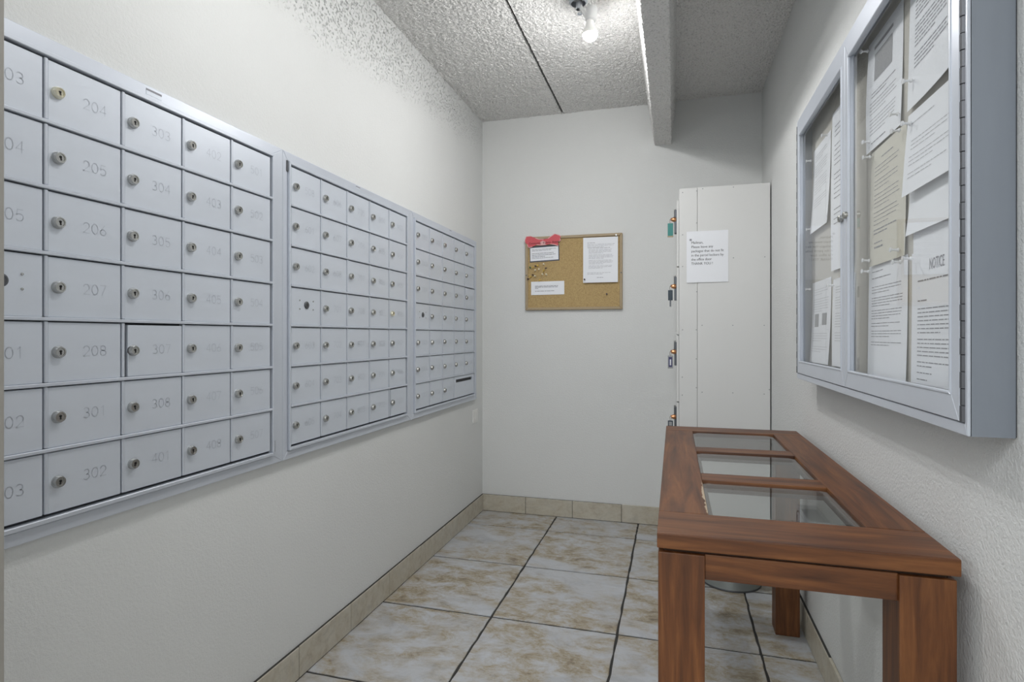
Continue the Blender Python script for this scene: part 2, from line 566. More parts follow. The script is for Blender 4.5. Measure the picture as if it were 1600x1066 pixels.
base_run('baseboard_left', 'x', [YB - 0.012, 3.19, 2.878, 2.569, 2.248, 1.941, 1.626, 1.31, 1.0, 0.69, 0.56], XL, 0.010)
base_run('baseboard_back', 'y', [XL, -0.906, -0.607, -0.306, -0.005, 0.024], YB, -0.010)
base_run('baseboard_right', 'x', [3.18, 2.96, 2.65, 2.34, 2.03, 1.72, 1.41, 1.1, 0.79, 0.48, 0.17, -0.14], XR, -0.010)

# ------------------------------------------------------------------ lettering helpers
_font_cache = {}
def text_tris(s, size):
    """flat font lettering as (verts2d, faces)"""
    key = s
    if key not in _font_cache:
        cu = bpy.data.curves.new('lettering', 'FONT')
        cu.body = s; cu.size = 1.0; cu.resolution_u = 2
        ob = bpy.data.objects.new('lettering', cu)
        C.objects.link(ob)
        dg = bpy.context.evaluated_depsgraph_get()
        me = bpy.data.meshes.new_from_object(ob.evaluated_get(dg))
        _font_cache[key] = ([(v.co.x, v.co.y) for v in me.vertices], [tuple(p.vertices) for p in me.polygons])
        bpy.data.meshes.remove(me)
        bpy.data.objects.remove(ob); bpy.data.curves.remove(cu)
    v, f = _font_cache[key]
    return [(x * size, y * size) for x, y in v], f

def arc(cx, cy, rx, ry, a0, a1, n=9):
    return [(cx + rx * math.cos(R(a0 + (a1 - a0) * k / n)), cy + ry * math.sin(R(a0 + (a1 - a0) * k / n))) for k in range(n + 1)]
DIG = {  # single-stroke digits in a 0.62 x 1 cell
 '0': [arc(.31, .5, .31, .5, 90, 450, 16)],
 '1': [[(.12, .8), (.34, 1), (.34, 0)]],
 '2': [arc(.31, .70, .29, .30, 170, -35, 9) + [(.02, 0), (.62, 0)]],
 '3': [arc(.29, .75, .27, .25, 150, -80, 8) + arc(.29, .26, .31, .26, 85, -150, 9)],
 '4': [[(.48, 0), (.48, 1), (.0, .3), (.62, .3)]],
 '5': [[(.56, 1), (.1, 1), (.06, .55)] + arc(.29, .32, .31, .32, 110, -145, 9)],
 '6': [[(.46, 1), (.1, .5)] + arc(.31, .29, .29, .29, 150, 510, 14)],
 '7': [[(.02, 1), (.6, 1), (.2, 0)]],
 '8': [arc(.31, .75, .25, .25, -90, 270, 12), arc(.31, .26, .30, .26, 90, 450, 12)],
 '9': [arc(.31, .70, .29, .29, -30, 330, 14) + [(.16, 0)]],
}
def digits_mesh(s, h, sw):
    mb = MB()
    pitch = h * 0.86
    W = pitch * (len(s) - 1) + h * 0.62
    for k, ch in enumerate(s):
        for st in DIG[ch]:
            P = [Vector((x * h + k * pitch - W / 2, y * h - h / 2)) for x, y in st]
            for a, b in zip(P, P[1:]):
                d = (b - a)
                if d.length < 1e-6: continue
                n = Vector((-d.y, d.x)).normalized() * sw / 2
                e = d.normalized() * sw * 0.3
                q = [a - n - e, b - n + e, b + n + e, a + n - e]
                mb.quad([(0, p.x, p.y) for p in q])
    return mb.mesh('number', M_engr)

# ------------------------------------------------------------------ mailbox banks
def lock_mesh(name, r, mats, depth=0.010):
    mb = MB()
    mb.lathe([(r * 1.0, 0), (r * 1.0, depth * 0.45), (r * 0.86, depth * 0.8), (r * 0.80, depth), (r * 0.62, depth), (r * 0.60, depth * 0.86), (0, depth * 0.86)], (0, 0, 0), (1, 0, 0), 20, 0)
    # keyhole: round top and slot
    mb.lathe([(r * 0.20, depth * 0.87), (r * 0.20, depth * 0.93), (0, depth * 0.93)], (0, 0, r * 0.12), (1, 0, 0), 10, 1)
    mb.box(depth * 0.87, depth * 0.93, -r * 0.10, r * 0.10, -r * 0.42, r * 0.10, 1)
    return mb.mesh(name, mats, smooth=35)
ME_lock = lock_mesh('lock', 0.0125, [M_chrome, M_key])
ME_lockb = lock_mesh('lock', 0.0118, [M_brassy, M_key])
ME_master = lock_mesh('lock', 0.0125, [M_hinge, M_key], 0.004)
mb = MB(); mb.lathe([(0.0028, 0), (0.0026, 0.0012), (0, 0.0016)], (0, 0, 0), (1, 0, 0), 8)
ME_screw = mb.mesh('screw', M_chrome, smooth=35)

ZB0, ZB1 = 0.738, 1.714      # flange
ZD0, ZD1 = 0.776, 1.674      # door field
def mailbox(label, y0, yd0, yd1, y1, numbers, odd=(), outgoing=False, brassy=()):
    X = XL
    t = thing('mailbox_bank', label, 'mailbox', (X, (y0 + y1) / 2, ZB0), 'wall mailbox banks')
    g = 0.0006
    mb = MB()
    mb.ring(X + 0.0, X + 0.018, (y0 + g, y1 - g, ZB0, ZB1), (yd0 - 0.012, yd1 + 0.012, ZD0 - 0.012, ZD1 + 0.012))
    build('outer_frame', mb, M_al_frame, t, bevel=0.0016)
    mb = MB()
    mb.ring(X + 0.002, X + 0.026, (yd0 - 0.0105, yd1 + 0.0105, ZD0 - 0.0105, ZD1 + 0.0105), (yd0 - 0.0035, yd1 + 0.001, ZD0 - 0.001, ZD1 + 0.001))
    build('inner_frame', mb, M_al_frame, t, bevel=0.0014)
    build('back_plate', bx(X + 0.001, X + 0.010, yd0 - 0.012, yd1 + 0.012, ZD0 - 0.012, ZD1 + 0.012), M_recess, t)
    ph = (ZD1 - ZD0) / 7; pw = (yd1 - yd0) / 5
    rail = MB(); rail.box(0, 0.0155, yd0 - 0.001, yd1 + 0.001, -0.0035, 0.0035)
    me_rail = rail.mesh('row_rail', M_al_frame, (0, (yd0 + yd1) / 2, 0), bevel=0.0012)
    for k in range(1, 7):
        link('row_rail', me_rail, t, (X + 0.0105, (yd0 + yd1) / 2, ZD0 + k * ph + 0.002))
    mul = MB(); mul.box(0, 0.0125, -0.0034, 0.0034, 0, ph - 0.009)
    me_mul = mul.mesh('divider', M_al_frame, bevel=0.0012)
    for k in range(1, 5):
        for r in range(7):
            if outgoing and r == 6 and k == 4: continue
            link('divider', me_mul, t, (X + 0.0105, yd0 + k * pw, ZD0 + (6 - r) * ph + 0.0065))
    def door_mesh(wd, hd):
        return bx(0, 0.009, -wd / 2, wd / 2, -hd / 2, hd / 2).mesh('door', M_al, bevel=0.0012)
    wd, hd = pw - 0.0092, ph - 0.0096
    me_door = door_mesh(wd, hd)
    me_odd = door_mesh(wd - 0.007, hd - 0.003)
    it = iter(numbers)
    for c in range(5):
        for r in range(7):
            yc = yd0 + (c + 0.5) * pw - 0.001
            zc = ZD1 - (r + 0.5) * ph + 0.0008
            if outgoing and r == 6 and c == 4: continue
            if outgoing and r == 6 and c == 3:
                # wide outgoing-mail flap with a slot
                W2 = 2 * pw - 0.0095
                yc = yd0 + 4 * pw
                za, zb = zc - hd / 2, zc + hd / 2
                s0, s1 = zb - 0.034, zb - 0.016
                mb = MB()
                ya, yb = yc - W2 / 2, yc + W2 / 2
                mb.box(X + 0.012, X + 0.021, ya, yb, za, s0)
                mb.box(X + 0.012, X + 0.021, ya, yb, s1, zb)
                mb.box(X + 0.012, X + 0.021, ya, ya + 0.022, s0, s1)
                mb.box(X + 0.012, X + 0.021, yb - 0.03, yb, s0, s1)
                d = build('door', mb, M_al, t)
                d['label'] = 'wide outgoing mail door with a dark slot'
                build('mail_slot', bx(X + 0.0118, X + 0.0125, ya + 0.02, yb - 0.028, s0 - 0.001, s1 + 0.001), M_key, d)
                mb = MB().lathe([(0.006, 0), (0.0055, 0.0006), (0, 0.0008)], (X + 0.021, yc, zc + 0.002), (1, 0, 0), 12)
                build('emblem', mb, M_pinclear, d)
                continue
            isodd = (c, r) in odd
            d = link('door', me_odd if isodd else me_door, t, (X + (0.0135 if isodd else 0.012), yc + (0.0035 if isodd else 0), zc - (0.001 if isodd else 0)))
            fx = X + 0.021 + (0.0015 if isodd else 0)
            if c == 0 and r == 3:
                d['label'] = 'master panel with a centred lock and four screws'
                yl = yc + (0.0 if y0 > 1 else 0.004)
                link('lock', ME_master, d, (fx, yl, zc + 0.006))
                for sy in (-1, 1):
                    for sz in (-1, 1):
                        link('screw', ME_screw, d, (fx, yl + sy * 0.036, zc + 0.006 + sz * 0.014))
                continue
            num = next(it)
            lk = ME_lockb if (c, r) in brassy else ME_lock
            lo = link('lock', lk, d, (fx - 0.0005, yc - pw / 2 + 0.0235 + rnd.uniform(-.001, .001), zc + rnd.uniform(-.001, .001)))
            lo.rotation_euler = (rnd.uniform(-0.25, 0.25), 0, 0)
            no = link('number', digits_mesh(num, 0.021, 0.0014), d, (fx + 0.0003, yc + 0.018, zc + 0.001))
    return t

seq = ['%d0%d' % (f, k) for f in range(1, 13) for k in range(1, 9)]
i0 = seq.index('103')
n1 = seq[i0:i0 + 3] + seq[seq.index('201'):]
u1 = n1[:34]; u2 = n1[34:68]; u3 = [s for s in n1[68:]]
u3 = (u3 + ['%d' % k for k in range(1201, 1240)])[:32]
t1 = mailbox('large nearest mailbox bank of numbered aluminium doors beside the door casing', 0.600, 0.664, 1.476, 1.5325, u1, odd=((2, 4),), brassy=((1, 0),))
t2 = mailbox('middle mailbox bank of five columns on the left wall', 1.5325, 1.567, 2.389, 2.4415, u2, odd=((4, 6),), brassy=((4, 3),))
t3 = mailbox('far mailbox bank with a wide slotted outgoing door near the room corner', 2.4415, 2.483, 3.309, 3.362, u3, odd=((4, 2),), outgoing=True)
# maker's stickers on the top flanges, hinge pins
def sticker(t, y, z, wd, hd):
    o = build('maker_sticker', bx(XL + 0.018, XL + 0.0186, y - wd / 2, y + wd / 2, z - hd / 2, z + hd / 2), M_al, t)
    build('printed_line', bx(XL + 0.0186, XL + 0.0189, y - wd / 2, y + wd / 2, z + hd * 0.15, z + hd * 0.48), M_ink, o)
sticker(t1, 1.07, 1.699, 0.042, 0.014)
sticker(t2, 1.975, 1.703, 0.030, 0.010)
sticker(t3, 2.93, 1.703, 0.028, 0.010)
for t, y, z in ((t1, 1.4905, 0.792), (t2, 1.552, 1.668)):
    mb = MB().lathe([(0.004, 0), (0.004, 0.034)], (XL + 0.018, y, z - 0.017), (0, 0, 1), 8)
    build('hinge_pin', mb, M_hinge, t)

# outlet on the left wall near the corner
mb = bx(XL, XL + 0.006, 3.335, 3.425, 0.588, 0.670)
pl = tag(build('outlet_plate', mb, M_wplast, None, bevel=0.002), 'small white outlet plate on left wall below far mailbox bank', 'outlet')
build('outlet_face', bx(XL + 0.006, XL + 0.009, 3.362, 3.398, 0.605, 0.652), M_wplast, pl, bevel=0.002)

# ------------------------------------------------------------------ ceiling lamp
def lamp(label, x, y, zb, bulb_mat, grp='bare bulb ceiling lamps'):
    t = thing('ceiling_lamp', label, 'lamp', (x, y, zb - 0.034), grp)
    tilt = Vector((0.06, 0.03, -1)).normalized()
    c = Vector((x, y, zb))
    # globe bulb with its white collar
    r = 0.031
    prof = [(0.0, -r)]
    prof = [(r * math.sin(R(a)), -r * math.cos(R(a))) for a in list(range(0, 73, 9)) + [80]]
    b = build('bulb', MB().lathe(prof, c, (0, 0, 1), 24), bulb_mat, t, smooth=60)
    prof = [(r * math.sin(R(a)), -r * math.cos(R(a))) for a in (80, 90, 97, 104, 114, 124, 135)] + [(0.0185, 0.030)]
    build('bulb_shoulder', MB().lathe(prof, c, (0, 0, 1), 24), M_wplast, b, smooth=60)
    build('bulb_collar', MB().lathe([(0.0190, 0.028), (0.0165, 0.040), (0.0150, 0.058), (0, 0.058)], c, (0, 0, 1), 20), M_wplast, b, smooth=40)
    s = c + Vector((0.002, 0, 0.050))
    up = Vector((0.10, 0.05, 1)).normalized()
    build('socket', MB().lathe([(0.0, -0.001), (0.0185, 0.0), (0.0225, 0.004), (0.0235, 0.052), (0.0215, 0.056), (0, 0.056)], s, up, 20), M_lamp, t, smooth=40)
    mb = MB()
    mb.prism([(x - 0.052, zb + 0.118), (x - 0.036, zb + 0.122), (x - 0.008, zb + 0.072), (x - 0.016, zb + 0.058)], 'y', y - 0.010, y + 0.010)
    build('arm', mb, M_lamp, t, bevel=0.002)
    build('thumb_screw', MB().lathe([(0.006, 0), (0.006, 0.016), (0.003, 0.018), (0, 0.018)], (x - 0.036, y - 0.012, zb + 0.078), (-0.3, -0.5, -0.2), 12), M_lampsteel, t, smooth=40)
    build('swivel', MB().lathe([(0.012, 0), (0.013, 0.012), (0.013, 0.028)], (x - 0.045, y, zb + 0.104), (0, 0, 1), 14), M_lampsteel, t, smooth=40)
    build('base', MB().lathe([(0.030, 0), (0.038, 0.006), (0.038, ZC - zb - 0.128 + 0.004)], (x - 0.048, y, zb + 0.128), (0, 0, 1), 20), M_lampsteel, t, smooth=40)
    return t
lamp('grey swivel ceiling lamp with lit bare bulb between the ceiling joint and the beam', -0.329, 2.333, 2.362, M_bulb_far)
lamp('second bare bulb ceiling lamp, above the mailbox banks and nearer than the first', -0.50, 1.22, 2.362, M_bulb)

# unseen panels added on the lobby ceiling as fill light
for k, (x, y) in enumerate(((-0.6, -0.9), (-0.6, -2.0))):
    t = thing('fill_panel', 'flat white fill light panel added on the lobby ceiling behind the viewpoint', 'lamp', (x, y, ZC - 0.03), 'added lobby fill panels')
    mb = MB(); mb.box(x - 0.62, x + 0.62, y - 0.32, y + 0.32, ZC - 0.022, ZC)
    build('housing', mb, M_wplast, t)
    la = bpy.data.lights.new('fill_light', 'AREA')
    la.shape = 'RECTANGLE'; la.size = 1.16; la.size_y = 0.56
    la.energy = LOBBY_FILL_W; la.color = (0.95, 0.97, 1.0)
    lo = bpy.data.objects.new('fill_light', la); C.objects.link(lo)
    lo.parent = t; lo.location = (0, 0, 0.004)

# ------------------------------------------------------------------ paper helper
class Sheet:
    """thin sheet: P(s,t) maps 0..1 coordinates to world; n = outward normal"""
    def __init__(s, org, u, v, w, h, bend=None):
        s.o, s.u, s.v = Vector(org), Vector(u).normalized(), Vector(v).normalized()
        s.n = s.u.cross(s.v).normalized()
        s.w, s.h = w, h
        s.bend = bend or (lambda a, b: 0.0)
    def P(s, a, b, off=0.0):
        return s.o + s.u * (a * s.w) + s.v * (b * s.h) + s.n * (s.bend(a, b) + off)
    def mesh(s, mb, n=8, th=0.0006):
        i = len(mb.v)
        for lay in (0.0, -th):
            for a in range(n + 1):
                for b in range(n + 1):
                    mb.v.append(tuple(s.P(a / n, b / n, lay)))
        N = (n + 1) ** 2
        for a in range(n):
            for b in range(n):
                k = i + a * (n + 1) + b
                q = (k, k + n + 1, k + n + 2, k + 1)
                mb.f += [q, tuple(x + N for x in q[::-1])]; mb.mi += [0, 0]
        rim = [(a, 0) for a in range(n)] + [(n, b) for b in range(n)] + [(a, n) for a in range(n, 0, -1)] + [(0, b) for b in range(n, 0, -1)]
        ids = [i + a * (n + 1) + b for a, b in rim]
        for k in range(len(ids)):
            j = (k + 1) % len(ids)
            mb.f.append((ids[k], ids[k] + N, ids[j] + N, ids[j])); mb.mi.append(0)
    def rect(s, mb, a0, a1, b0, b1, off=0.0005, n=1, mi=0):
        for k in range(n):
            x0, x1 = a0 + (a1 - a0) * k / n, a0 + (a1 - a0) * (k + 1) / n
            mb.quad([s.P(x0, b0, off), s.P(x1, b0, off), s.P(x1, b1, off), s.P(x0, b1, off)], mi)
    def words(s, mb, a0, a1, b, th, rr, fill=1.0, off=0.0005):
        x = a0
        end = a0 + (a1 - a0) * fill
        while x < end - 0.02:
            L = rr.uniform(0.03, 0.13)
            e = min(x + L, end)
            s.rect(mb, x, e, b - th / 2, b + th / 2, off, 2)
            x = e + 0.014
    def text(s, mb, st, a, b, size, stretch=1.0, off=0.0006):
        v, f = text_tris(st, size)
        i = len(mb.v)
        for x, y in v:
            mb.v.append(tuple(s.P(a + x * stretch / s.w, b + y / s.h, off)))
        for q in f:
            mb.f.append(tuple(i + k for k in q)); mb.mi.append(0)

def paper(name, label, cat, sh, mat=M_paper, lines=(), texts=(), blocks=(), ink=M_ink, group=None, seed=1, n=8):
    mb = MB(); sh.mesh(mb, n)
    org = sh.P(0.5, 0.5)
    o = link(name, mb.mesh(name, mat, org, smooth=60), None, org)
    tag(o, label, cat, group)
    rr = random.Random(seed)
    if lines or texts:
        mb = MB()
        for (a0, a1, b, th, fill) in lines:
            sh.words(mb, a0, a1, b, th, rr, fill)
        for tx in texts:
            sh.text(mb, *tx)
        link('printed_text', mb.mesh('printed_text', ink, org), o, org)
    for nm, a0, a1, b0, b1, m in blocks:
        mb = MB(); sh.rect(mb, a0, a1, b0, b1, 0.0005, 4)
        link(nm, mb.mesh(nm, m, org), o, org)
    return o

def para(a0, a1, top, n, dy, th=0.0055, last=0.6):
    return [(a0, a1, top - k * dy, th, last if k == n - 1 else random.Random(k * 7 + int(top * 100)).uniform(0.93, 1.0)) for k in range(n)]

def pin_mesh(m):
    mb = MB()
    mb.lathe([(0, 0.0), (0.0008, 0.0), (0.0008, 0.004), (0.0045, 0.0045), (0.0045, 0.006), (0.0026, 0.008), (0.0024, 0.016), (0.0052, 0.019), (0.0052, 0.021), (0, 0.0215)], (0, 0, 0), (0, 0, 1), 10)
    return mb.mesh('push_pin', m, smooth=40)

# ------------------------------------------------------------------ cork board on the back wall
yb = YB
t = thing('cork_board', 'oak framed cork bulletin board on the back wall', 'bulletin board', (-0.6025, yb, 1.291))
cx0, cx1, cz0, cz1 = -0.905, -0.300, 1.291, 1.753
def ring_xz(mb, y0, y1, o, i):
    O = [(o[0], o[2]), (o[1], o[2]), (o[1], o[3]), (o[0], o[3])]
    I = [(i[0], i[2]), (i[1], i[2]), (i[1], i[3]), (i[0], i[3])]
    for k in range(4):
        j = (k + 1) % 4
        mb.prism([O[k], O[j], I[j], I[k]], 'y', y0, y1)
fw = 0.017
mb = MB(); ring_xz(mb, yb - 0.020, yb, (cx0, cx1, cz0, cz1), (cx0 + fw, cx1 - fw, cz0 + fw, cz1 - fw))
build('frame', mb, M_oak, t, bevel=0.003)
build('cork_panel', bx(cx0 + 0.01, cx1 - 0.01, yb - 0.011, yb, cz0 + 0.01, cz1 - 0.01), M_cork, t)
for sx in (cx0 + 0.007, cx1 - 0.007):
    build('screw', MB().lathe([(0.004, 0), (0.0036, 0.0015), (0, 0.0018)], (sx, yb - 0.020, 1.512), (0, -1, 0), 10), M_hinge, t)
yc_ = yb - 0.0125     # surface papers lie on
U, V = (1, 0, 0), (0, 0, 1)
# letter with a long list of lines
sh = Sheet((-0.537, yc_ - 0.010, 1.455), U, V, 0.211, 0.276, lambda a, b: 0.003 * (1 - b) ** 2)
ln = [(0.12, 0.4, 0.88, 0.008, 0.8)] + para(0.12, 0.92, 0.845, 3, 0.028) + [(0.14, 0.85, 0.765, 0.008, 0.9)] + para(0.16, 0.86, 0.73, 4, 0.026) + para(0.16, 0.88, 0.61, 4, 0.026) + para(0.16, 0.86, 0.49, 4, 0.026) + para(0.16, 0.86, 0.37, 3, 0.026) + para(0.12, 0.86, 0.215, 2, 0.028) + [(0.4, 0.6, 0.11, 0.009, 0.9)]
paper('letter_sheet', 'white printed letter pinned at the right side of the cork board', 'paper', sh, lines=ln, group='papers on the cork board', seed=3)
# dark framed card
sh0 = Sheet((-0.876, yc_ - 0.0012, 1.593), (1, 0, 0.035), (-0.02, 0, 1), 0.190, 0.100)
paper('card_backing', 'dark grey card backing behind the small notice under the red ribbon', 'card', sh0, mat=plain('card_dark', (0.10, 0.11, 0.14), 0.7), n=1)
sh = Sheet((-0.872, yc_ - 0.0028, 1.600), (1, 0, 0.035), (-0.02, 0, 1), 0.180, 0.083)
paper('notice_card', 'small white notice card on dark backing below the red ribbon', 'paper', sh, lines=para(0.06, 0.94, 0.86, 2, 0.09, 0.03, 0.8) + para(0.06, 0.9, 0.55, 3, 0.12, 0.04, 0.55) + para(0.06, 0.9, 0.2, 1, 0.1, 0.03, 0.9), group='papers on the cork board', seed=5)
# lower card
sh = Sheet((-0.868, yc_ - 0.0015, 1.387), (1, 0, 0.004), V, 0.212, 0.084)
paper('notice_card', 'white notice strip at the lower left of the cork board', 'paper', sh, lines=para(0.12, 0.86, 0.66, 3, 0.085, 0.04, 0.15) + [(0.12, 0.7, 0.28, 0.035, 1.0)], group='papers on the cork board', seed=6)
# red ribbon header
pts = [(-0.905, 1.735), (-0.897, 1.756), (-0.868, 1.757), (-0.838, 1.744), (-0.815, 1.735), (-0.785, 1.734), (-0.757, 1.738), (-0.735, 1.752), (-0.715, 1.764), (-0.700, 1.760), (-0.684, 1.754), (-0.676, 1.748), (-0.682, 1.735), (-0.677, 1.722),
       (-0.694, 1.716), (-0.692, 1.690), (-0.716, 1.698), (-0.742, 1.703), (-0.768, 1.699), (-0.800, 1.698), (-0.830, 1.702), (-0.858, 1.690), (-0.884, 1.686), (-0.890, 1.706), (-0.904, 1.718)]
mb = MB().prism(pts, 'y', yb - 0.0235, yb - 0.0215)
rib = tag(build('ribbon_banner', mb, M_red, None), 'red bow shaped paper banner at the upper left of the cork board', 'banner')
mb = MB()
N = len(pts)
for k in range(N):
    a, b = Vector(pts[k]), Vector(pts[(k + 1) % N])
    d = (b - a); nn = Vector((-d.y, d.x)).normalized() * 0.0022
    if (k % 3) == 2: continue
    mb.quad([(q.x, yb - 0.0238, q.y) for q in (a - nn, b - nn, b + nn, a + nn)])
build('edge_print', mb, M_pinkw, rib)
mb = MB().prism([(-0.805, 1.70), (-0.775, 1.70), (-0.772, 1.716), (-0.79, 1.726), (-0.808, 1.717)], 'y', yb - 0.0240, yb - 0.0236)
build('center_print', mb, M_pinkw, rib)
shr = Sheet((-0.89, yb - 0.0241, 1.69), (1, 0, 0.03), V, 0.2, 0.07)
mb = MB(); shr.text(mb, 'Community  Bulletin  Board', 0.05, 0.20, 0.0175, 0.96)
build('lettering', mb, M_dkred, rib)
# push pins on the cork
pc = {'gold': pin_mesh(plain('pin_gold', (0.72, 0.50, 0.10), 0.3, 0.6)), 'dark': pin_mesh(plain('pin_dark', (0.06, 0.03, 0.03), 0.4)),
      'pale': pin_mesh(plain('pin_pale', (0.80, 0.74, 0.55), 0.35)), 'green': pin_mesh(plain('pin_green', (0.06, 0.15, 0.06), 0.4)), 'clear': pin_mesh(M_pinclear)}
def pin(col, p, nrm, label, grp, cat='push pin'):
    o = link('push_pin', pc[col], None, p)
    o.rotation_euler = Vector(nrm).to_track_quat('Z', 'Y').to_euler()
    if nrm[1] < -0.5: o.scale = (0.95, 0.95, 0.85)
    return tag(o, label, cat, grp)
def cpx(px, py):   # cork-board pixel -> x,z on the board
    return (-0.905 + (px - 820.5) / 152 * 0.605, 1.752 - (py - 368) / 115.5 * 0.46)
CL = [('green', 829, 417), ('gold', 833, 415), ('dark', 838, 414), ('gold', 841.5, 414), ('pale', 851.5, 412), ('dark', 854.5, 417), ('gold', 850.5, 421), ('pale', 837, 421), ('pale', 843, 419),
      ('dark', 834, 428), ('pale', 837.5, 430), ('gold', 830, 431), ('dark', 825.5, 434), ('gold', 844, 435.5), ('pale', 855.5, 428.5), ('pale', 849, 428)]
ORD = ['first', 'second', 'third', 'fourth', 'fifth', 'sixth', 'seventh']
CN = {'gold': 'gold', 'dark': 'dark red', 'pale': 'pale yellow', 'green': 'green'}
for col, px, py in CL:
    x, z = cpx(px, py)
    rank = sorted(p_[1] for p_ in CL if p_[0] == col).index(px)
    lab = 'green spare push pin at the left of the loose pin cluster' if col == 'green' else '%s of the %s spare push pins on the cork board, counted from left' % (ORD[rank], CN[col])
    pin(col, (x, yb - 0.0112, z), (rnd.uniform(-.35, .35), -1, rnd.uniform(-.35, .35)), lab, 'spare pins on the cork board')
x, z = cpx(949, 461); pin('dark', (x, yb - 0.0112, z), (0, -1, 0.2), 'lone dark push pin at the lower right of the cork board', None)
x, z = cpx(915.5, 438); pin('dark', (x, yb - 0.0235, z), (0, -1, 0.1), 'dark push pin at the bottom left corner of the long letter', None)
x, z = cpx(963.5, 372); pin('clear', (x, yb - 0.0225, z), (0, -1, 0.1), 'white push pin at the top right corner of the long letter', None)

# ------------------------------------------------------------------ white parcel locker in the far right corner
LX0, LX1, LY0, LY1, LZ1 = 0.026, 0.4755, 3.195, YB - 0.001, 1.917
t = thing('parcel_locker', 'tall white parcel locker standing in the far right corner', 'locker', ((LX0 + LX1) / 2, LY0, 0))
build('carcass', bx(LX0, LX1, LY0 + 0.016, LY1, 0, LZ1 - 0.004), M_melamine, t)
build('panel', bx(LX0, 0.1185, LY0, LY0 + 0.016, 0.0, LZ1), M_melamine, t, bevel=0.001)
build('panel', bx(0.1197, LX1, LY0 - 0.0005, LY0 + 0.016, 0.0, LZ1 + 0.001), M_melamine, t, bevel=0.001)
zs = [0.05, 0.42, 0.775, 1.135, 1.50, 1.86]
for a, b in zip(zs, zs[1:]):
    d = build('door', bx(0.0135, LX0 - 0.001, LY0 + 0.004, LY1 - 0.01, a + 0.003, b - 0.003), M_melamine, t, bevel=0.001)
def spx(px, py):
    u = (px - 800) / F_PX; s_, c_ = math.sin(R(YAW)), math.cos(R(YAW))
    rx, ry, rz = -s_ + u * c_, c_ + u * s_, (HOR - py) / F_PX
    k = LY0 / ry
    return rx * k, CAM_H + rz * k
mb = MB().lathe([(0.003, 0), (0.0026, 0.0008), (0, 0.001)], (0, 0, 0), (0, -1, 0), 8)
ME_ls = mb.mesh('screw', M_greyp)
for px, py in [(1066.5, 301), (1088.5, 298.5), (1098, 295), (1146, 292.5), (1066.5, 367), (1066.5, 416.5), (1088.5, 348.5), (1088.5, 456), (1146, 403), (1195, 401.5), (1066.5, 515.5), (1088, 515.5), (1097, 508.5), (1145, 508.5), (1194, 508.5), (1088, 561), (1066, 589.5), (1066, 617.5), (1088, 606), (1097, 613), (1145, 614), (1194, 616), (1202, 609), (1203.5, 345)]:
    x, z = spx(px, py)
    link('screw', ME_ls, t, (x, LY0 - 0.0005, z))
# hasps with brass locks on the door edge
HZ = [1.752, 1.392, 1.040, 0.690]
for k, z in enumerate(HZ):
    h = build('hasp', bx(0.001, 0.0145, LY0 + 0.010, LY0 + 0.050, z - 0.070, z + 0.056), M_steel, t, bevel=0.002)
    build('hasp_knuckle', MB().lathe([(0.0055, 0), (0.0055, 0.05), (0, 0.05)], (0.004, LY0 + 0.034, z + 0.014), (0, 0, 1), 10), M_chrome, h, smooth=40)
    build('lock_cylinder', MB().lathe([(0.0, 0), (0.0125, 0.0), (0.0135, 0.004), (0.0120, 0.014), (0.0095, 0.018), (0.009, 0.026), (0, 0.027)], (0.008, LY0 + 0.016, z + 0.004), (-1, -0.25, 0), 16), M_brass, h, smooth=40)
TG = [('teal key tag hanging from the topmost locker lock', M_teal, 0.028, 0.074), ('dark slate key tag with a key under the second locker lock', M_slate, 0.024, 0.055),
      ('grey key tag with navy insert hanging from the third locker lock', M_greyp, 0.027, 0.070), ('dark key tag on the lowest lock just above the table', M_slate, 0.026, 0.060)]
for k, (lab, m, wd, hd) in enumerate(TG):
    z = HZ[k]
    xc, yy = -0.019, LY0 + 0.006
    zt = z - 0.016
    g = thing('key_tag', lab, 'key tag', (xc, yy, zt - hd), 'key tags on the locker')
    # split ring
    mb = MB()
    n = 14
    cc = Vector((xc, yy, zt + 0.010))
    for a in range(n):
        a0, a1 = 2 * math.pi * a / n, 2 * math.pi * (a + 1) / n
        p0 = cc + Vector((0.3 * math.cos(a0), -0.3 * math.cos(a0), math.sin(a0))) * 0.012
        p1 = cc + Vector((0.3 * math.cos(a1), -0.3 * math.cos(a1), math.sin(a1))) * 0.012
        mb.lathe([(0.0011, 0), (0.0011, (p1 - p0).length)], p0, p1 - p0, 5)
    build('ring', mb, M_chrome, g)
    b = build('tag', bx(xc - wd / 2, xc + wd / 2, yy - 0.002, yy + 0.002, zt - hd, zt), m, g, bevel=0.0015)
    if k == 0:
        build('tag_rim', bx(xc - wd / 2 - 0.001, xc + wd / 2 + 0.001, yy - 0.0025, yy + 0.0025, zt - hd - 0.001, zt - hd + 0.006), M_oak, b)
    if k == 1:
        build('key', bx(xc - 0.004, xc + 0.004, yy - 0.001, yy + 0.001, zt - hd - 0.034, zt - hd), M_steel, g)
    if k == 2:
        i_ = build('insert', bx(xc - wd * 0.34, xc + wd * 0.34, yy - 0.0028, yy - 0.0018, zt - hd * 0.88, zt - hd * 0.12), M_navy, b)
        build('paper_label', bx(xc - wd * 0.12, xc + wd * 0.14, yy - 0.0032, yy - 0.0028, zt - hd * 0.75, zt - hd * 0.3), M_paper, b)
    if k == 3:
        build('paper_label', bx(xc - wd * 0.3, xc + wd * 0.3, yy - 0.0028, yy - 0.0018, zt - hd * 0.45, zt - hd * 0.1), M_greyp, b)
